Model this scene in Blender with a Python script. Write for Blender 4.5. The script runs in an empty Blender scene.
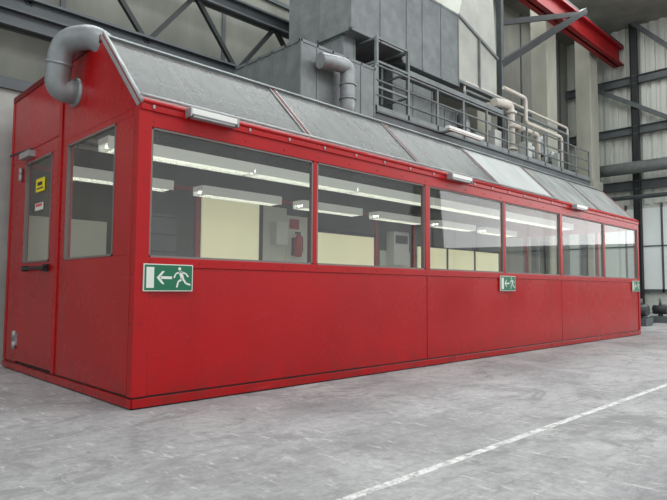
import bpy, bmesh, math, random
from mathutils import Vector, Matrix
random.seed(4)
SC=bpy.context.scene
# ---------------------------------------------------------------- materials
def srgb(r,g,b):
    f=lambda c:(c/255/12.92) if c/255<=.04045 else ((c/255+.055)/1.055)**2.4
    return (f(r),f(g),f(b),1)
def mat(name,col,rough=.5,metal=0,var=0,scale=3,bump=0,bscale=40,col2=None,emit=0,coat=0,stretch=None,detail=6,spec=.5):
    m=bpy.data.materials.new(name);m.use_nodes=True
    nt=m.node_tree;N=nt.nodes;L=nt.links;b=N['Principled BSDF']
    b.inputs['Base Color'].default_value=col;b.inputs['Roughness'].default_value=rough;b.inputs['Metallic'].default_value=metal
    b.inputs['Specular IOR Level'].default_value=spec
    if coat: b.inputs['Coat Weight'].default_value=coat;b.inputs['Coat Roughness'].default_value=.12
    if emit: b.inputs['Emission Color'].default_value=col;b.inputs['Emission Strength'].default_value=emit
    tc=N.new('ShaderNodeTexCoord');src=tc.outputs['Object']
    if stretch:
        mp=N.new('ShaderNodeMapping');mp.inputs['Scale'].default_value=stretch;L.new(src,mp.inputs['Vector']);src=mp.outputs['Vector']
    if var or col2:
        n=N.new('ShaderNodeTexNoise');n.inputs['Scale'].default_value=scale;n.inputs['Detail'].default_value=detail;n.inputs['Roughness'].default_value=.6
        L.new(src,n.inputs['Vector'])
        cr=N.new('ShaderNodeValToRGB');cr.color_ramp.elements[0].position=.35;cr.color_ramp.elements[1].position=.68
        c2=col2 or tuple(max(0,c*(1-var)) for c in col[:3])+(1,)
        cr.color_ramp.elements[0].color=c2;cr.color_ramp.elements[1].color=col
        L.new(n.outputs['Fac'],cr.inputs['Fac']);L.new(cr.outputs['Color'],b.inputs['Base Color'])
    if bump:
        n2=N.new('ShaderNodeTexNoise');n2.inputs['Scale'].default_value=bscale;n2.inputs['Detail'].default_value=4;L.new(src,n2.inputs['Vector'])
        bp=N.new('ShaderNodeBump');bp.inputs['Strength'].default_value=bump;bp.inputs['Distance'].default_value=.02
        L.new(n2.outputs['Fac'],bp.inputs['Height']);L.new(bp.outputs['Normal'],b.inputs['Normal'])
    return m
def red_mat():
    m=mat('red_paint',srgb(174,4,12),.25,0,bump=.05,bscale=2.0,spec=.38)
    nt=m.node_tree;N=nt.nodes;L=nt.links;b=N['Principled BSDF'];tc=N.new('ShaderNodeTexCoord')
    def layer(sc,st,lo,hi,rot=0):
        mp=N.new('ShaderNodeMapping');mp.inputs['Scale'].default_value=st;mp.inputs['Rotation'].default_value=(0,rot,0);L.new(tc.outputs['Object'],mp.inputs[0])
        n=N.new('ShaderNodeTexNoise');n.inputs['Scale'].default_value=sc;n.inputs['Detail'].default_value=7;n.inputs['Roughness'].default_value=.6;L.new(mp.outputs[0],n.inputs[0])
        r=N.new('ShaderNodeMapRange');r.inputs[1].default_value=lo;r.inputs[2].default_value=hi;L.new(n.outputs['Fac'],r.inputs[0]);return r.outputs[0]
    def mix(fac,a,c,k):
        mu=N.new('ShaderNodeMath');mu.operation='MULTIPLY';mu.inputs[1].default_value=k;L.new(fac,mu.inputs[0])
        x=N.new('ShaderNodeMix');x.data_type='RGBA';L.new(mu.outputs[0],x.inputs[0])
        if isinstance(a,tuple): x.inputs[6].default_value=a
        else: L.new(a,x.inputs[6])
        x.inputs[7].default_value=c;return x.outputs[2]
    c=mix(layer(.7,(1,1,1),.35,.7),srgb(174,4,12),srgb(160,3,10),1)
    c=mix(layer(3,(1,1,.12),.5,.8),c,srgb(134,3,8),.35)
    c=mix(layer(6,(.2,.2,2),.62,.74,.1),c,srgb(196,80,80),.25)
    # grime rising from the floor (real dirt band, z < .35 m)
    sx=N.new('ShaderNodeSeparateXYZ');L.new(tc.outputs['Object'],sx.inputs[0])
    mr=N.new('ShaderNodeMapRange');mr.inputs[1].default_value=.36;mr.inputs[2].default_value=.06;L.new(sx.outputs[2],mr.inputs[0])
    mm=N.new('ShaderNodeMath');mm.operation='MULTIPLY';L.new(mr.outputs[0],mm.inputs[0]);L.new(layer(5,(1,1,1),.35,.65),mm.inputs[1])
    c=mix(mm.outputs[0],c,srgb(110,34,30),.55)
    L.new(c,b.inputs['Base Color'])
    r=N.new('ShaderNodeMapRange');r.inputs[3].default_value=.18;r.inputs[4].default_value=.34;L.new(layer(1.2,(1,1,1),.3,.7),r.inputs[0]);L.new(r.outputs[0],b.inputs['Roughness'])
    return m
RED=red_mat()
REDF=mat('red_frame_paint',srgb(174,6,13),.38,0,var=.15,scale=2,spec=.35)
REDD=mat('dark_red_paint',srgb(115,8,12),.5,0,var=.3,scale=3,spec=.3)
REDG=mat('crane_red_paint',srgb(150,22,26),.5,0,var=.3,scale=1,spec=.3)
GALV=mat('galvanised_steel',srgb(156,162,162),.42,.35,var=.28,scale=4,bump=.05,bscale=8)
GALVL=mat('pale_sheet_steel',srgb(180,181,172),.5,.15,var=.2,scale=1.5)
GALVD=mat('galvanised_steel_dark',srgb(126,132,132),.5,.2,var=.3,scale=3)
ALU=mat('aluminium_trim',srgb(170,172,172),.4,.4,var=.15,scale=12)
STEEL=mat('grey_painted_steel',srgb(90,96,98),.55,.1,var=.25,scale=2)
DARK=mat('dark_steel',srgb(45,48,50),.6,.1,var=.3,scale=2)
BLACK=mat('black_plastic',srgb(18,18,20),.45)
RUB=mat('rubber_gasket',srgb(120,112,108),.6)
BOLT=mat('bolt_heads',srgb(120,30,32),.5)
WHITE=mat('white_enamel',srgb(225,226,220),.4)
LAMPB=mat('lamp_body_grey',srgb(206,208,202),.4)
LOUV=mat('lamp_diffuser_louvre',srgb(214,216,208),.4,emit=.22)
CREAM=mat('glowing_cream_panel',srgb(232,228,190),.5,0,var=.06,scale=.8,emit=.42)  # emission added to brighten the panels, standing in for daylight behind them
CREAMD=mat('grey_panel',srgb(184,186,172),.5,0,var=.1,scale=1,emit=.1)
INTD=mat('cabin_interior_dark',srgb(78,83,76),.7,0,var=.3,scale=1.5)
CONC=mat('concrete_wall_mat',srgb(176,176,170),.9,0,var=.25,scale=1.5,bump=.2,bscale=12)
CONCB=mat('concrete_column_mat',srgb(172,171,158),.85,0,var=.25,scale=1.2,bump=.15,bscale=10,stretch=(1,1,.35))
BACKW=mat('hall_wall_mat',srgb(138,139,130),.85,0,var=.35,scale=.7,stretch=(1,1,.4))
CORR=mat('corrugated_sheet_mat',srgb(206,209,200),.5,.1,var=.1,scale=.4)
BEIGE=mat('beige_pipe_paint',srgb(208,202,190),.45,0,var=.12,scale=3)
GREEN=mat('sign_green',srgb(16,104,72),.4)
SWHITE=mat('sign_white',srgb(214,220,208),.4)
YEL=mat('sticker_yellow',srgb(236,214,20),.5)
PINK=mat('sticker_red',srgb(214,70,80),.5)
TUBE=mat('fluorescent_tube',(1,1,.95,1),.4,emit=5)
def glass(name,tint,dirt_glare,dcol,k=.8,rough=.02,scale=3,base=0.0,stretch=None,k0=.06):
    m=bpy.data.materials.new(name);m.use_nodes=True;nt=m.node_tree;N=nt.nodes;L=nt.links
    for n in list(N): N.remove(n)
    o=N.new('ShaderNodeOutputMaterial');t=N.new('ShaderNodeBsdfTransparent');t.inputs[0].default_value=tint
    g=N.new('ShaderNodeBsdfGlossy');g.inputs['Roughness'].default_value=rough
    lw=N.new('ShaderNodeLayerWeight');lw.inputs[0].default_value=.5
    pw=N.new('ShaderNodeMath');pw.operation='POWER';pw.inputs[1].default_value=4;L.new(lw.outputs['Facing'],pw.inputs[0])
    ma=N.new('ShaderNodeMath');ma.operation='MULTIPLY_ADD';ma.inputs[1].default_value=k;ma.inputs[2].default_value=k0;L.new(pw.outputs[0],ma.inputs[0])
    a=N.new('ShaderNodeMixShader');L.new(ma.outputs[0],a.inputs[0]);L.new(t.outputs[0],a.inputs[1]);L.new(g.outputs[0],a.inputs[2])
    d=N.new('ShaderNodeBsdfDiffuse');d.inputs[0].default_value=dcol
    tc=N.new('ShaderNodeTexCoord');no=N.new('ShaderNodeTexNoise');no.inputs['Scale'].default_value=scale;no.inputs['Detail'].default_value=8
    mp=N.new('ShaderNodeMapping');mp.inputs['Scale'].default_value=stretch or (1,1,1)
    L.new(tc.outputs['Object'],mp.inputs['Vector']);L.new(mp.outputs['Vector'],no.inputs['Vector'])
    mr=N.new('ShaderNodeMapRange');mr.inputs[1].default_value=.3;mr.inputs[2].default_value=.75;mr.inputs[3].default_value=base;mr.inputs[4].default_value=dirt_glare
    L.new(no.outputs['Fac'],mr.inputs[0])
    b=N.new('ShaderNodeMixShader');L.new(mr.outputs[0],b.inputs[0]);L.new(a.outputs[0],b.inputs[1]);L.new(d.outputs[0],b.inputs[2])
    L.new(b.outputs[0],o.inputs[0]);return m
GLASS=glass('window_glass_mat',(.94,.97,.94,1),.07,srgb(200,202,196),scale=2,k=.7,base=.02,k0=.08)
RG=[glass('roof_glazing_mat_%d'%i,(.75,.78,.76,1),hi,srgb(c,c+4,c+1),rough=.25,scale=2.2,base=lo,stretch=(1.6,.7,.7),k=.32,k0=.05) for i,(lo,hi,c) in enumerate(((.34,.66,142),(.36,.68,146),(.36,.7,150),(.8,1,186),(.5,.85,168),(.5,.88,164)))]  # dust per panel; the paler ones also carry a painted reflection
HGLASS=mat('hall_window_mat',srgb(205,212,210),.15,0,var=.12,scale=.6,emit=.25)

# ---------------------------------------------------------------- mesh helpers
class MB:
    def __init__(s): s.bm=bmesh.new();s.mats=[]
    def mi(s,m):
        if m not in s.mats: s.mats.append(m)
        return s.mats.index(m)
    def hexa(s,v,m):
        vs=[s.bm.verts.new(p) for p in v];i=s.mi(m)
        for q in ((0,3,2,1),(4,5,6,7),(0,1,5,4),(1,2,6,5),(2,3,7,6),(3,0,4,7)):
            s.bm.faces.new([vs[k] for k in q]).material_index=i
    def box(s,a,b,m):
        x0,y0,z0=[min(a[i],b[i]) for i in range(3)];x1,y1,z1=[max(a[i],b[i]) for i in range(3)]
        s.hexa([(x0,y0,z0),(x1,y0,z0),(x1,y1,z0),(x0,y1,z0),(x0,y0,z1),(x1,y0,z1),(x1,y1,z1),(x0,y1,z1)],m)
    def beam(s,p,q,w,h,m,up=(0,0,1)):
        p=Vector(p);q=Vector(q);d=(q-p).normalized();u=Vector(up)
        if abs(d.dot(u))>.98:u=Vector((0,1,0))
        sd=d.cross(u).normalized()*w/2;u=sd.cross(d).normalized()*h/2
        s.hexa([p-sd-u,p+sd-u,q+sd-u,q-sd-u,p-sd+u,p+sd+u,q+sd+u,q-sd+u],m)
    def ibeam(s,p,q,w,h,m,t=.03):
        p=Vector(p);q=Vector(q);d=(q-p).normalized();u=Vector((0,0,1))
        if abs(d.z)>.98:u=Vector((0,1,0))
        sd=d.cross(u).normalized();u=sd.cross(d).normalized()
        o=u*(h/2-t/2);s.beam(p+o,q+o,w,t,m,u);s.beam(p-o,q-o,w,t,m,u);s.beam(p,q,t,h,m,u)
    def poly(s,pts,m):
        s.bm.faces.new([s.bm.verts.new(p) for p in pts]).material_index=s.mi(m)
    def tube(s,path,r,m,seg=20,smooth=None,caps=True):
        path=[Vector(p) for p in path]
        if smooth:
            out=[path[0]]
            for i in range(1,len(path)-1):
                a,b,c=path[i-1],path[i],path[i+1];ra=min(smooth,(a-b).length*.49,(c-b).length*.49)
                A=b+(a-b).normalized()*ra;C=b+(c-b).normalized()*ra
                for k in range(9):
                    t=k/8;out.append(A*(1-t)**2+b*2*t*(1-t)+C*t*t)
            out.append(path[-1]);path=out
        i=s.mi(m);d0=(path[1]-path[0]).normalized();u=Vector((0,0,1)) if abs(d0.z)<.9 else Vector((1,0,0))
        n=d0.cross(u).normalized();rings=[]
        for k,p in enumerate(path):
            d=(path[min(k+1,len(path)-1)]-path[max(k-1,0)]).normalized()
            n=(n-d*n.dot(d)).normalized();b=d.cross(n)
            rr=r[k] if isinstance(r,list) else r
            rings.append([s.bm.verts.new(p+n*rr*math.cos(2*math.pi*j/seg)+b*rr*math.sin(2*math.pi*j/seg)) for j in range(seg)])
        for k in range(len(rings)-1):
            for j in range(seg):
                f=s.bm.faces.new([rings[k][j],rings[k][(j+1)%seg],rings[k+1][(j+1)%seg],rings[k+1][j]]);f.material_index=i;f.smooth=True
        if caps:
            s.bm.faces.new(rings[0][::-1]).material_index=i;s.bm.faces.new(rings[-1]).material_index=i
    def cyl(s,p,q,r,m,seg=20): s.tube([p,q],r,m,seg)
    def obj(s,name,parent=None,bevel=0,recalc=True):
        if recalc: bmesh.ops.recalc_face_normals(s.bm,faces=s.bm.faces)
        me=bpy.data.meshes.new(name);s.bm.to_mesh(me);s.bm.free()
        for m in s.mats: me.materials.append(m)
        o=bpy.data.objects.new(name,me);SC.collection.objects.link(o)
        if parent:o.parent=parent
        if bevel:
            b=o.modifiers.new('bevel','BEVEL');b.width=bevel;b.segments=2;b.limit_method='ANGLE'
        return o
def empty(name):
    e=bpy.data.objects.new(name,None);SC.collection.objects.link(e);return e

# ---------------------------------------------------------------- camera
f,yaw,p,r,cx,cy=580.3431,0.7952,0.0657,0.0065,-2.1825,-4.5579
F=Vector((math.cos(p)*math.cos(yaw),math.cos(p)*math.sin(yaw),math.sin(p)))
R=Vector((math.sin(yaw),-math.cos(yaw),0));U=R.cross(F)
R2=R*math.cos(r)+U*math.sin(r);U2=-R*math.sin(r)+U*math.cos(r)
cam=bpy.data.objects.new('camera',bpy.data.cameras.new('camera'));SC.collection.objects.link(cam)
cam.matrix_world=Matrix(((R2.x,U2.x,-F.x,cx),(R2.y,U2.y,-F.y,cy),(R2.z,U2.z,-F.z,1.0),(0,0,0,1)))
cam.data.sensor_width=36;cam.data.lens=36*f/667;cam.data.clip_end=300
SC.camera=cam

# ---------------------------------------------------------------- floor
def floor_mat():
    m=bpy.data.materials.new('concrete_floor_mat');m.use_nodes=True;nt=m.node_tree;N=nt.nodes;L=nt.links;b=N['Principled BSDF']
    tc=N.new('ShaderNodeTexCoord');O=tc.outputs['Object']
    def noise(sc,det,ro=.6,mapsc=None,rot=.3,dist=0):
        n=N.new('ShaderNodeTexNoise');n.inputs['Scale'].default_value=sc;n.inputs['Detail'].default_value=det;n.inputs['Roughness'].default_value=ro;n.inputs['Distortion'].default_value=dist
        if mapsc:
            mp=N.new('ShaderNodeMapping');mp.inputs['Scale'].default_value=mapsc;mp.inputs['Rotation'].default_value=(0,0,rot);L.new(O,mp.inputs[0]);L.new(mp.outputs[0],n.inputs[0])
        else: L.new(O,n.inputs[0])
        return n.outputs['Fac']
    def ramp(fac,a,b_,c0,c1):
        r_=N.new('ShaderNodeValToRGB');r_.color_ramp.elements[0].position=a;r_.color_ramp.elements[1].position=b_
        r_.color_ramp.elements[0].color=c0;r_.color_ramp.elements[1].color=c1;L.new(fac,r_.inputs[0]);return r_.outputs[0]
    def mix(fac,a,b_,mode='MIX'):
        x=N.new('ShaderNodeMix');x.data_type='RGBA';x.blend_type=mode
        if isinstance(fac,float): x.inputs[0].default_value=fac
        else: L.new(fac,x.inputs[0])
        L.new(a,x.inputs[6])
        if isinstance(b_,tuple): x.inputs[7].default_value=b_
        else: L.new(b_,x.inputs[7])
        return x.outputs[2]
    g=lambda v:(v,v,v,1)
    base=ramp(noise(.8,8,.65,dist=.6),.38,.64,srgb(146,146,146),srgb(178,178,177))
    fine=ramp(noise(16,12,.8),.34,.66,g(.68),g(1.1))
    c=mix(1.0,base,fine,'MULTIPLY')
    st=ramp(noise(1.3,12,.75,(1,1.6,1),rot=0,dist=1.2),.51,.62,g(0),g(.7))
    c=mix(st,c,srgb(120,120,119))
    sc=ramp(noise(2.2,10,.8,(.6,6,1),rot=.1),.55,.66,g(0),g(.7))
    c=mix(sc,c,srgb(110,109,109))
    sp=ramp(noise(7,12,.75,dist=.8),.6,.68,g(0),g(.65))
    c=mix(sp,c,srgb(90,89,88))
    sc2=ramp(noise(3.1,9,.75,(5,1.2,1)),.57,.66,g(0),g(.75))
    c=mix(sc2,c,srgb(204,204,202))
    sc3=ramp(noise(1.7,12,.8,(.3,9,1),rot=-.25),.6,.66,g(0),g(.6))
    c=mix(sc3,c,srgb(98,97,97))
    L.new(c,b.inputs['Base Color']);b.inputs['Roughness'].default_value=.72;b.inputs['Specular IOR Level'].default_value=.35
    bp=N.new('ShaderNodeBump');bp.inputs['Strength'].default_value=.35;bp.inputs['Distance'].default_value=.01
    L.new(noise(30,6),bp.inputs['Height']);L.new(bp.outputs[0],b.inputs['Normal'])
    return m
b=MB();b.box((-16,-18,-.2),(27.2,10,0),floor_mat());b.obj('floor')
LINE=bpy.data.materials.new('worn_white_line_mat');LINE.use_nodes=True
nt=LINE.node_tree;N=nt.nodes;L=nt.links;bs=N['Principled BSDF'];bs.inputs['Base Color'].default_value=srgb(222,222,219);bs.inputs['Roughness'].default_value=.7
tc=N.new('ShaderNodeTexCoord');n=N.new('ShaderNodeTexNoise');n.inputs['Scale'].default_value=14;n.inputs['Detail'].default_value=10;n.inputs['Roughness'].default_value=.75
L.new(tc.outputs['Object'],n.inputs[0]);cr=N.new('ShaderNodeValToRGB');cr.color_ramp.elements[0].position=.36;cr.color_ramp.elements[1].position=.55
cr.color_ramp.elements[0].color=(.32,.32,.32,1);cr.color_ramp.elements[1].color=(.9,.9,.9,1)
L.new(n.outputs['Fac'],cr.inputs[0]);L.new(cr.outputs[0],bs.inputs['Alpha'])
b=MB();b.box((-6,-2.615,0),(27,-2.56,.002),LINE);b.obj('floor_marking_line')

# ---------------------------------------------------------------- cabin
E,RY,RZ,D,LN=2.52,.823,3.366,3.52,12.0
cab=empty('red_control_cabin')
b=MB();T=.06
b.box((.01,.01,0),(LN-.04,D-.04,.1),BLACK)
b.box((0,-.016,.012),(LN,.02,.085),RED)
b.box((-.016,0,.012),(.02,D,.085),RED)
for x0 in (0,4,8):
    b.box((x0+.006,0,.1),(x0+3.994,T,1.17),RED)
b.box((0,.01,.1),(LN,T-.005,1.17),REDD)
b.box((LN-T,T,.07),(LN,D,1.17),RED)
b.box((0,D-T,.07),(LN,D,3.34),RED)
b.obj('wall_panels',cab,bevel=.003)
b=MB()
WB,WT=1.25,2.36
b.box((0,-.012,1.17),(LN,T,WB),REDF)
b.box((0,-.012,WT),(LN,T,E),REDF)
b.box((0,-.03,E-.03),(LN,T,E+.02),REDF)
b.box((-.012,-.016,.1),(.11,T+.01,E),REDF)
for x in (4,8): b.box((x-.05,-.014,WB),(x+.05,T,WT),REDF)
for x in (2,6,10): b.box((x-.028,-.008,WB),(x+.028,T,WT),REDF)
b.box((LN-.08,-.014,.1),(LN+.01,T+.01,E),REDF)
b.box((LN-T,T,1.17),(LN,D,WB),REDF);b.box((LN-T,T,WT),(LN,D,E),REDF)
for y in (.9,1.8,2.7): b.box((LN-T,y-.04,WB),(LN,y+.04,WT),REDF)
b.box((0,.1,.1),(T,1.78,1.27),RED)
b.box((0,.1,2.46),(T,1.78,E),RED)
b.box((0,.1,1.27),(T,.45,2.46),RED)
b.box((0,1.6,1.27),(T,1.78,2.46),RED)
for xa in (0,LN-T):
    pr=[(0,E),(RY,RZ),(D,RZ),(D,E)]
    vs=[(xa,y,z) for y,z in pr]+[(xa+T,y,z) for y,z in pr];b.hexa(vs,RED)
b.box((-.014,1.76,.1),(T,1.84,RZ),REDF)
b.box((0,3.06,.1),(T,D,E),RED)
b.box((0,1.84,2.6),(T,3.06,E+.1),RED)
b.box((-.008,D-.06,.1),(T,D+.01,RZ),REDF)
b.obj('frame',cab,bevel=.004)
b=MB()
x=.12
while x<LN:
    b.cyl((x,-.018,1.21),(x,-.008,1.21),.008,BOLT,8)
    b.cyl((x,-.018,WT+.05),(x,-.008,WT+.05),.008,BOLT,8);x+=.48
for z in [.3+.4*i for i in range(6)]:
    b.cyl((.05,-.02,z),(.05,-.01,z),.007,BOLT,8);b.cyl((-.018,.05,z),(-.008,.05,z),.007,BOLT,8);b.cyl((-.018,1.8,z),(-.008,1.8,z),.007,BOLT,8)
b.obj('bolts',cab)
b=MB();g=MB()
spans=[(.11,1.972),(2.028,3.95),(4.05,5.972),(6.028,7.95),(8.05,9.972),(10.028,11.92)]
def gasket(fn,a0,a1,z0,z1,w=.018):
    fn(a0,a1,z0,z0+w);fn(a0,a1,z1-w,z1);fn(a0,a0+w,z0,z1);fn(a1-w,a1,z0,z1)
for a0,a1 in spans:
    gasket(lambda p0,p1,z0,z1:b.box((p0,-.004,z0),(p1,.03,z1),RUB),a0,a1,WB,WT)
    g.poly([(a0,.015,WB),(a1,.015,WB),(a1,.015,WT),(a0,.015,WT)],GLASS)
gasket(lambda p0,p1,z0,z1:b.box((-.005,p0,z0),(.03,p1,z1),RUB),.45,1.6,1.27,2.46)
g.poly([(.015,1.6,1.27),(.015,.45,1.27),(.015,.45,2.46),(.015,1.6,2.46)],GLASS)
for a0,a1 in ((.06,.86),(.94,1.76),(1.84,2.66),(2.74,3.46)):
    g.poly([(LN-.03,a0,WB),(LN-.03,a1,WB),(LN-.03,a1,WT),(LN-.03,a0,WT)],GLASS)
b.obj('window_gaskets',cab);g.obj('window_panes',cab,recalc=False)
# door
b=MB()
DY0,DY1=1.86,3.04
b.box((-.006,DY0,.12),(.045,DY1,1.27),RED);b.box((-.006,DY0,2.46),(.045,DY1,2.6),RED)
b.box((-.006,DY0,1.27),(.045,2.03,2.46),RED);b.box((-.006,2.9,1.27),(.045,DY1,2.46),RED)
for a in (DY0-.008,DY1): b.box((-.002,a,.12),(.05,a+.008,2.6),BLACK)
b.box((-.012,DY0-.02,2.6),(.05,DY1+.02,2.63),REDF)
b.obj('door_1',cab,bevel=.004)
b=MB()
gasket(lambda p0,p1,z0,z1:b.box((-.012,p0,z0),(.03,p1,z1),RUB),2.03,2.9,1.27,2.46)
b.poly([(.015,2.9,1.27),(.015,2.03,1.27),(.015,2.03,2.46),(.015,2.9,2.46)],GLASS)
b.box((-.03,2.02,1.16),(-.006,2.16,1.24),BLACK);b.beam((-.06,1.98,1.2),(-.06,2.72,1.2),.03,.035,BLACK)
b.box((-.07,2.68,1.17),(-.006,2.74,1.23),BLACK)
for z in (.3,.42): b.cyl((-.025,3.05,z-.04),(-.025,3.05,z+.05),.025,ALU,12)
b.box((-.02,3.0,.3),(0,3.12,.44),ALU)
for z in (2.3,2.38): b.cyl((-.025,3.05,z-.04),(-.025,3.05,z+.04),.022,ALU,12)
b.box((-.08,2.6,2.5),(-.006,2.95,2.57),ALU);b.beam((-.05,2.6,2.58),(-.05,3.4,2.62),.015,.02,DARK)
b.box((-.003,2.28,2.07),(.006,2.55,2.22),YEL)
b.box((-.005,2.31,2.1),(-.003,2.52,2.115),BLACK);b.box((-.005,2.34,2.14),(-.003,2.49,2.18),BLACK)
b.box((-.003,2.3,1.86),(.006,2.55,1.94),SWHITE);b.box((-.005,2.32,1.9),(-.003,2.53,1.93),PINK)
b.obj('door_fittings',cab)
# roof
b=MB();g=MB()
def slope(t,x,o=0):
    n=Vector((0,-.716,.698));return Vector((x,t*RY,E+t*(RZ-E)))+n*o
for i in range(6):
    x0,x1=2*i+.01,2*i+1.99
    g.poly([slope(.06,x0,.02),slope(.06,x1,.02),slope(.95,x1,.02),slope(.95,x0,.02)],RG[i])
n=(0,-.716,.698)
for i in range(7):
    x=2*i;b.beam(slope(0,x,.02),slope(1,x,.02),.03,.03,REDD if 0<i<6 else REDF,n)
    if i<6:
        b.beam(slope(0,x+.035,.03),slope(1,x+.035,.03),.014,.012,ALU,n)
        b.beam(slope(0,x+1.965,.03),slope(1,x+1.965,.03),.014,.012,ALU,n)
b.beam(slope(.03,0,.03),slope(.03,LN,.03),.07,.05,REDF,n)
b.beam(slope(.075,0,.03),slope(.075,LN,.03),.016,.02,GALVD,n)
b.beam(slope(.97,0,.03),slope(.97,LN,.03),.04,.04,GALVD,n)
b.box((-.01,RY,RZ-.04),(LN+.01,D,RZ+.03),REDD)
for x in [.67*k for k in range(1,18)]: b.beam(slope(.05,x,-.05),slope(.95,x,-.05),.02,.04,STEEL,n)
b.beam(slope(.5,.06,-.06),slope(.5,LN-.06,-.06),.03,.04,STEEL,n)
b.obj('roof_frame',cab);g.obj('roof_glazing',cab,recalc=False)
b=MB()
b.tube([slope(.0,.0,.05),slope(1.0,.0,.05)],.016,ALU)
b.tube([slope(.05,.0,.08),slope(.05,.1,.08),slope(.05,7.9,.08)],.014,ALU)
b.beam(slope(0,-.012,.01),slope(1,-.012,.01),.015,.04,ALU,n)
for i in range(24):
    b.box((.5*i+.1,-.04,E-.01),(.5*i+.12,-.03,E+.02),ALU)
b.obj('roof_edge_conduit',cab)
# interior
b=MB()
b.box((.06,.06,.07),(LN-.06,D-.06,.1),INTD)
Y=D-.07
b.box((.06,Y-.005,.1),(LN-.06,Y,3.3),INTD)
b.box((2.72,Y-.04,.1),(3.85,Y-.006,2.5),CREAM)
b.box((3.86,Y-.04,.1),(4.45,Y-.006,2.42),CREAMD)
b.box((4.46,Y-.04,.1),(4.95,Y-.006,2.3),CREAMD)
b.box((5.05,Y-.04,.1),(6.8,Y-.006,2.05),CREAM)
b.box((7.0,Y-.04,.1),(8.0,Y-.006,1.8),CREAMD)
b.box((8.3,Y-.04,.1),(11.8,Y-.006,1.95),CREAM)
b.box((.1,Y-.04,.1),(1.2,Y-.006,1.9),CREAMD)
for x in (2.6,3.84,4.97,6.85,8.1): b.box((x,Y-.06,.1),(x+.07,Y-.006,2.6),REDF if x in (2.6,6.85,8.1) else DARK)
b.box((.06,Y-.06,2.5),(LN-.06,Y-.006,2.56),REDF)
b.box((5.05,Y-.06,2.05),(6.8,Y-.006,2.12),DARK);b.box((8.3,Y-.06,1.95),(11.8,Y-.006,2.0),DARK)
for x in (9.4,10.6): b.box((x,Y-.06,.1),(x+.05,Y-.006,2.5),DARK)
b.box((4.1,Y-.2,1.75),(4.35,Y-.04,2.15),LAMPB);b.box((7.2,Y-.25,1.5),(7.7,Y-.04,2.2),LAMPB);b.box((7.25,Y-.255,1.95),(7.65,Y-.25,2.12),DARK)
b.box((1.5,Y-.35,.1),(2.1,Y-.04,2.05),STEEL)
for z in (1.5,1.75,2.0): b.box((1.52,Y-.36,z),(2.08,Y-.35,z+.012),DARK)
b.box((4.52,Y-.05,2.06),(4.74,Y-.04,2.24),REDF)
for i in range(1,6): b.box((2*i-.02,RY,3.2),(2*i+.02,D-.06,3.3),STEEL)
b.box((.06,RY,3.26),(LN-.06,D-.06,3.32),INTD)
for z in (2.85,2.95): b.cyl((.1,3.2,z),(LN-.1,3.2,z),.03,LAMPB,10)
b.obj('interior_fittings',cab)
for y,z in ((1.45,2.5),(2.7,2.38)):
    lamp=MB()
    for i in range(6):
        x0,x1=.3+1.9*i,.3+1.9*i+(1.88 if y<2 else 1.45)
        lamp.box((x0,y-.13,z),(x1,y+.13,z+.07),LOUV)
        for s in (-.12,.12): lamp.box((x0,y+s-.006,z-.06),(x1,y+s+.006,z),LOUV)
        lamp.cyl((x0+.05,y-.05,z-.014),(x1-.05,y-.05,z-.014),.013,TUBE,10);lamp.cyl((x0+.05,y+.05,z-.014),(x1-.05,y+.05,z-.014),.013,TUBE,10)
        k=.07
        while k<x1-x0: lamp.box((x0+k,y-.12,z-.06),(x0+k+.005,y+.12,z-.008),LOUV);k+=.07
        lamp.cyl((x0+.2,y,z+.05),(x0+.2,y,3.26),.006,DARK,6);lamp.cyl((x1-.2,y,z+.05),(x1-.2,y,3.26),.006,DARK,6)
    lamp.obj('ceiling_louvre_lights_%s'%('a' if y<2 else 'b'),cab)
b=MB()
b.box((.5,2.3,.78),(11.5,3.3,.82),CREAMD)
for i in range(7): b.box((.6+1.8*i,2.4,.1),(.65+1.8*i,3.2,.78),DARK)
for x in (9.2,10.6): b.box((x,2.6,.82),(x+.5,2.68,1.35),CREAMD);b.box((x+.03,2.595,.9),(x+.47,2.6,1.32),BLACK)
x,y=4.62,3.28
b.tube([(x,y,1.55),(x,y,1.58),(x,y,1.86),(x,y,1.92),(x,y,1.96)],[.05,.07,.07,.05,.025],REDF,16);b.box((x-.06,y-.02,1.96),(x+.04,y+.02,2.0),BLACK)
b.tube([(x+.03,y,1.96),(x+.1,y,1.9),(x+.1,y,1.64)],.012,BLACK,8);b.box((x-.05,y+.06,1.58),(x+.05,y+.13,1.9),DARK)
b.obj('interior_desk_and_extinguisher',cab)
b=MB()
b.tube([(.05,1.42,2.97),(-.19,1.45,2.96),(-.19,1.32,3.43),(-.0,1.0,3.43),(.15,.92,3.28)],.118,GALV,28,smooth=.22)
b.tube([(-.03,1.42,2.97),(.03,1.42,2.97)],.145,GALV,28)
b.tube([(-.188,1.385,3.2),(-.188,1.378,3.225)],.128,GALV,28)
b.obj('ventilation_duct_elbow',cab)

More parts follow.
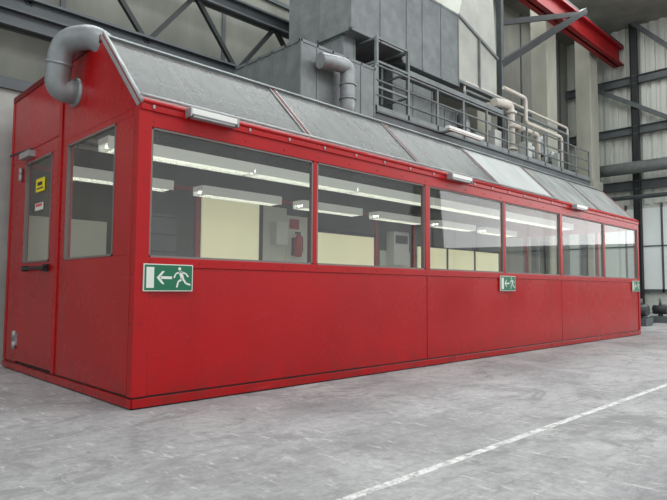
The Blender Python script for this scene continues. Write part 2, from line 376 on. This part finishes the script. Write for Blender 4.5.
for x in (.42,4.42,8.42):
    e=empty('eave_strip_light')
    b=MB();b.box((x,-.13,E-.005),(x+.48,-.033,E+.05),WHITE);b.box((x+.02,-.12,E-.03),(x+.46,-.05,E-.005),ALU)
    b.box((x-.015,-.135,E-.03),(x+.0,-.033,E+.055),ALU);b.box((x+.48,-.135,E-.03),(x+.495,-.033,E+.055),ALU);b.obj('housing',e,bevel=.006)
def sign(x,z):
    e=empty('emergency_exit_sign');w,h=.46,.23
    b=MB();y=-.03
    b.box((x,y,z),(x+w,y+.014,z+h),SWHITE);b.box((x+.008,y-.002,z+.008),(x+w-.008,y+.002,z+h-.008),GREEN);b.obj('plate',e)
    b=MB();yy=y-.0035
    P=lambda u,v:(x+u*w,yy,z+v*h)
    def quad(pts): b.poly([P(*q) for q in pts],SWHITE)
    quad([(.05,.12),(.2,.12),(.2,.88),(.05,.88)])
    quad([(.25,.5),(.36,.74),(.41,.74),(.335,.55),(.335,.45),(.41,.26),(.36,.26)])
    quad([(.32,.45),(.56,.45),(.56,.55),(.32,.55)])
    def limb(a,c,t=.028):
        ax,az=a[0]*w,a[1]*h;cx_,cz=c[0]*w,c[1]*h;dx,dz=cx_-ax,cz-az;l=math.hypot(dx,dz);nx,nz=-dz/l*t*w/2,dx/l*t*w/2
        b.poly([(x+ax+nx,yy,z+az+nz),(x+cx_+nx,yy,z+cz+nz),(x+cx_-nx,yy,z+cz-nz),(x+ax-nx,yy,z+az-nz)],SWHITE)
    b.poly([P(.715+.032*math.cos(k*math.pi/6),.84+.064*math.sin(k*math.pi/6)) for k in range(12)],SWHITE)
    limb((.73,.74),(.78,.45),.07);limb((.73,.72),(.64,.66),.03);limb((.64,.66),(.6,.5),.03)
    limb((.75,.72),(.85,.66),.03);limb((.85,.66),(.9,.54),.03)
    limb((.77,.46),(.69,.36),.04);limb((.69,.36),(.66,.14),.035);limb((.79,.46),(.85,.3),.04);limb((.85,.3),(.95,.24),.035)
    b.obj('pictogram',e)
sign(.06,.965);sign(5.82,.975);sign(11.5,.975)

# ---------------------------------------------------------------- hall shell
b=MB();b.box((-6,8,0),(27.2,8.3,14),BACKW)
for i in range(9): b.box((-6+4*i,7.96,0),(-5.9+4*i,8,14),STEEL)
for z in (5,9): b.box((-6,7.95,z),(27,8,z+.12),STEEL)
b.obj('wall_back')
b=MB();b.box((27,-18,0),(27.2,8,14),CORR)
y=-18
while y<8: b.box((26.92,y,5),(27,y+.2,14),CORR);y+=.42
b.box((26.9,-18,1.0),(27,8,4.8),HGLASS)
y=-18
while y<8: b.box((26.84,y,.9),(26.98,y+.08,5),STEEL);y+=1.55
b.box((26.84,-18,.9),(27,8,1.05),STEEL);b.box((26.84,-18,3),(27,8,3.06),STEEL)
b.obj('wall_right')
b=MB()
for z,h in ((10.9,.38),(8.5,.38),(5.9,.42)): b.ibeam((26.7,-18,z),(26.7,7.9,z),.25,h,STEEL)
for y in (4.65,-2,-9): b.ibeam((26.6,y,0),(26.6,y,14),.26,.3,DARK)
b.beam((26.5,6.6,10.9),(26.5,3,8.6),.14,.2,STEEL);b.beam((26.5,4.65,13.6),(26.5,2.2,11),.14,.2,STEEL)
b.obj('wall_right_steel_framing')
b=MB();b.tube([(26,7.8,6.6),(26,-10,6.6)],.28,GALV);b.tube([(25.8,7.8,5.2),(25.8,-10,5.2)],.1,STEEL);b.obj('wall_service_pipe')
b=MB();b.box((-9,3.85,0),(.9,4.1,3.75),CONC);b.box((-9,3.8,3.6),(.9,4.1,3.75),STEEL);b.obj('wall_left_concrete')
b=MB()
b.box((-16,0,13.6),(27.2,8.3,14),BACKW)
b.obj('ceiling')
for x in (14.9,20.2,24.6):
    b=MB();b.box((x,5.9,0),(x+.9,6.6,13.6),CONCB);b.box((x-.1,5.8,5.6),(x+1,6.7,6.0),CONCB);b.obj('concrete_column',bevel=.03)
e=empty('crane_runway_beam');b=MB();b.ibeam((12,5.4,12.2),(26.8,5.4,12.2),.5,.9,REDG,.08);b.box((12,5.15,12.65),(26.8,5.65,12.75),DARK);b.obj('girder',e)
b=MB()
b.ibeam((-8,7.3,6.3),(14,7.3,6.3),.3,.4,STEEL,.05)
b.ibeam((-8,7.3,8.0),(14,7.3,8.0),.3,.35,STEEL,.05)
for i in range(8):
    x=-6+2.4*i;b.beam((x,7.3,6.4),(x+1.2,7.3,7.9),.1,.1,DARK);b.beam((x+1.2,7.3,7.9),(x+2.4,7.3,6.4),.1,.1,DARK)
b.ibeam((-8,5.6,5.3),(5,5.6,5.3),.25,.3,STEEL,.04)
b.obj('steel_lattice_girder')
b=MB();b.beam((14.6,4.85,8.3),(21.5,4.85,12.5),.2,.22,DARK);b.beam((14.6,4.85,9.7),(21.5,4.85,12.4),.14,.18,DARK)
b.beam((14.6,4.85,5.0),(14.6,4.85,12.9),.16,.18,STEEL);b.obj('diagonal_steel_brace')

# ---------------------------------------------------------------- service gallery
gal=empty('service_gallery')
b=MB();PX0,PX1=7.5,19.5
b.box((PX0,4,4.72),(PX1,4.05,5.0),STEEL);b.box((PX0,3.95,4.98),(PX1,4.08,5.02),STEEL);b.box((PX0,3.95,4.70),(PX1,4.08,4.73),STEEL)
b.box((PX0,6.2,4.72),(PX1,6.25,5.0),STEEL)
b.box((PX0-.03,4,4.72),(PX0+.03,6.25,5.0),STEEL)
x=PX0+.4
while x<PX1: b.box((x,4.05,4.75),(x+.08,6.2,4.9),DARK);x+=1.0
b.box((PX0,4.05,4.93),(PX1,6.2,4.97),DARK)
for x in (8.2,12,16,19.2):
    for y in (4.15,6.05): b.ibeam((x,y,0),(x,y,4.72),.2,.2,DARK,.02)
for x in (8.2,12,16): b.beam((x,4.1,4.0),(x+.8,4.1,4.72),.08,.08,DARK)
b.obj('deck',gal)
b=MB()
x=PX0+.03
while x<=PX1+.01:
    b.box((x-.03,4.0,5.0),(x+.03,4.05,6.1),GALVD);x+=1.197
for z in (6.1,5.75,5.4): b.cyl((PX0,4.02,z),(PX1,4.02,z),.026,GALVD,10)
b.box((PX0,4.0,5.02),(PX1,4.01,5.16),GALVD)
for z in (6.1,5.55):b.cyl((PX0+.03,4.02,z),(PX0+.03,6.2,z),.024,GALVD,10)
for x,y in ((7.6,4.05),(8.75,4.05),(7.6,4.9),(8.75,4.9)): b.box((x-.035,y-.035,5),(x+.035,y+.035,6.8),GALVD)
for z in (6.76,6.2,5.6):
    b.box((7.6,4.02,z-.02),(8.75,4.06,z+.03),GALVD);b.box((7.58,4.05,z-.02),(7.62,4.9,z+.03),GALVD);b.box((8.73,4.05,z-.02),(8.77,4.9,z+.03),GALVD)
b.obj('railing',gal)
def duct(name,a,c,rib=.7,m=GALV,parent=None):
    b=MB();b.box(a,c,m);t=.035
    for ax in (0,1):
        n=max(1,round((c[ax]-a[ax])/rib))
        for k in range(n+1):
            q=a[ax]+(c[ax]-a[ax])*k/n
            lo=[a[0]-t,a[1]-t,a[2]-t];hi=[c[0]+t,c[1]+t,c[2]+t]
            if ax==1 and 0<k<n: hi[0]=a[0]
            lo[ax]=q-.02;hi[ax]=q+.02
            b.box(lo,hi,GALVD)
    for z in (a[2],c[2]):
        b.box((a[0]-t,a[1]-t,z-.03),(c[0]+t,c[1]+t,z+.03),GALVD)
    n=max(1,round((c[0]-a[0])/rib))
    for k in range(n):
        x0=a[0]+(c[0]-a[0])*k/n+.04;x1=a[0]+(c[0]-a[0])*(k+1)/n-.04
        b.beam((x0,a[1]-.008,a[2]+.05),(x1,a[1]-.008,c[2]-.05),.014,.02,GALVD,(0,1,0));b.beam((x0,a[1]-.008,c[2]-.05),(x1,a[1]-.008,a[2]+.05),.014,.02,GALVD,(0,1,0))
    return b.obj(name,parent)
hv=empty('air_handling_unit')
duct('main_housing',(5.25,4.0,4.55),(7.45,6.2,5.95),.45,GALVD,hv)
duct('upper_plenum',(7.0,4.3,6.86),(9.0,6.4,9.8),1.0,GALV,hv)
duct('upper_duct_run',(9.08,4.5,6.75),(11.6,6.3,8.8),.84,GALV,hv)
duct('connecting_duct',(7.06,4.6,5.99),(7.42,5.9,6.82),.4,GALVD,hv)
b=MB()
for x,y in ((5.4,4.2),(7.1,4.2),(5.4,6.0),(7.1,6.0)): b.ibeam((x,y,0),(x,y,4.55),.16,.16,DARK,.02)
b.box((5.2,3.95,4.4),(7.4,4.1,4.55),DARK);b.box((5.2,6.05,4.4),(7.4,6.2,4.55),DARK)
b.obj('support_frame',hv)
duct('deck_unit',(8.95,4.7,5.02),(10.6,6.0,6.6),.8,GALV,gal)
duct('deck_unit_small',(10.8,4.8,5.02),(11.9,5.9,6.1),.55,GALVD,gal)
b=MB()
b.hexa([(11.66,4.5,6.9),(13.9,4.6,6.9),(13.9,6.2,6.9),(11.66,6.3,6.9),(11.66,4.5,8.8),(13.9,4.6,8.2),(13.9,6.2,8.2),(11.66,6.3,8.8)],GALVL)
b.hexa([(11.66,4.5,8.82),(13.9,4.6,8.22),(13.9,6.2,8.22),(11.66,6.3,8.82),(12.5,4.7,10.6),(13.9,4.7,10.6),(13.9,6.1,10.6),(12.5,6.1,10.6)],GALVL)
b.box((12.5,4.7,10.6),(13.9,6.1,13.55),GALVL)
b.box((12.44,4.64,10.55),(13.96,6.16,10.65),GALVD)
b.beam((11.6,4.47,8.82),(13.95,4.57,8.22),.06,.08,GALVD);b.box((11.6,4.46,6.86),(13.95,4.6,6.94),GALVD)
b.box((12.75,4.48,6.9),(12.8,4.56,8.5),GALVD)
b.obj('transition_duct',hv)
b=MB();b.tube([(5.55,3.75,5.55),(6.0,3.7,5.6),(6.3,3.7,5.6),(6.3,3.7,4.7),(6.3,3.9,4.5)],.16,GALV,24,smooth=.3)
for z in (5.2,4.9): b.cyl((6.3,3.7,z),(6.3,3.7,z+.03),.18,GALV,24)
b.obj('round_elbow_duct',hv)
b=MB()
b.tube([(13.2,4.3,6.6),(14.2,4.3,6.75),(14.2,4.3,5.0)],.13,BEIGE,16,smooth=.25)
b.tube([(14.2,4.4,6.2),(16.2,4.4,6.2),(16.2,4.4,5.0)],.09,BEIGE,16,smooth=.2)
b.tube([(13.8,4.3,7.2),(15.2,4.3,7.2),(15.2,4.3,6.4),(17.8,4.3,6.4),(17.8,4.3,5)],.06,BEIGE,12,smooth=.15)
for z in (5.3,6.0,6.45): b.cyl((14.2,4.3,z),(14.2,4.3,z+.07),.2,BEIGE,16)
for x in (14.9,15.7): b.cyl((x,4.4,6.2),(x+.06,4.4,6.2),.15,BEIGE,16)
for z,rr,mm in ((6.75,.05,GALVD),(7.0,.04,BEIGE),(5.35,.06,GALVD)):
    b.tube([(12.0,4.55,5.1),(12.0,4.55,z),(18.9,4.55,z),(18.9,4.55,5.0)],rr,mm,10,smooth=.15)
b.obj('process_pipework',gal)
b=MB()
for x,h in ((12.4,1.3),(13.1,.8),(15.3,.9),(16.8,1.0),(17.5,1.5),(18.4,1.1)):
    b.tube([(x,4.9,5),(x,4.9,5+h*.7),(x,4.9,5+h*.85),(x,4.9,5+h)],[.24,.24,.18,.06],GALV,18);b.cyl((x-.3,4.8,5+h*.5),(x+.3,4.8,5+h*.5),.08,DARK,12)
    b.cyl((x+.1,4.65,5+h*.3),(x+.1,4.6,5+h*.3),.1,DARK,14)
for x in (13.6,15.6,18.0): b.box((x,4.5,5.02),(x+.4,4.75,5.9),LAMPB)
b.box((8.9,4.15,6.25),(13.5,4.45,6.3),GALVD);b.box((8.9,4.15,6.3),(13.5,4.17,6.38),GALVD)
b.obj('pump_group',gal)
b=MB();b.box((10.0,3.5,4.98),(10.1,4.0,5.02),GALVD);b.box((9.6,3.44,4.93),(11.2,3.56,5.0),WHITE);b.box((9.65,3.46,4.9),(11.15,3.54,4.93),WHITE);b.obj('strip_light',gal)
b=MB()
for i,(x,y) in enumerate(((14.5,1.0),(15.3,.9),(16.4,1.2),(17.5,1.0))):
    b.box((x,y,0),(x+.5,y+.5,.2),STEEL);b.tube([(x+.25,y+.25,.2),(x+.25,y+.25,.5),(x+.9,y+.3,.5)],.07,STEEL,12,smooth=.1);b.cyl((x+.25,y+.05,.4),(x+.25,y+.45,.4),.14,DARK,14)
    b.cyl((x+.25,y+.25,.5),(x+.25,y+.25,.75),.04,STEEL,10)
b.obj('floor_pump_machinery')

# ---------------------------------------------------------------- light
w=bpy.data.worlds.new('world');SC.world=w;w.use_nodes=True
bg=w.node_tree.nodes['Background'];bg.inputs[0].default_value=(.94,.97,1,1);bg.inputs[1].default_value=.95
def area(name,loc,rot,sx,sy,e,col=(1,1,1)):
    l=bpy.data.lights.new(name,'AREA');l.shape='RECTANGLE';l.size=sx;l.size_y=sy;l.energy=e;l.color=col
    o=bpy.data.objects.new(name,l);SC.collection.objects.link(o);o.location=loc;o.rotation_euler=rot;return o
area('skylight_strip_light',(6,-7,13),(math.radians(20),0,0),26,4,1450,(.97,.99,1))
area('rear_fill_light',(10,5,13.4),(0,0,0),26,3,1900,(.96,1,1))  # unseen fill added to lift the dark back of the hall
area('side_daylight_light',(24,-8,7),(math.radians(75),0,math.radians(70)),10,8,900,(1,1,1))
SC.view_settings.view_transform='Standard'
SC.view_settings.exposure=0
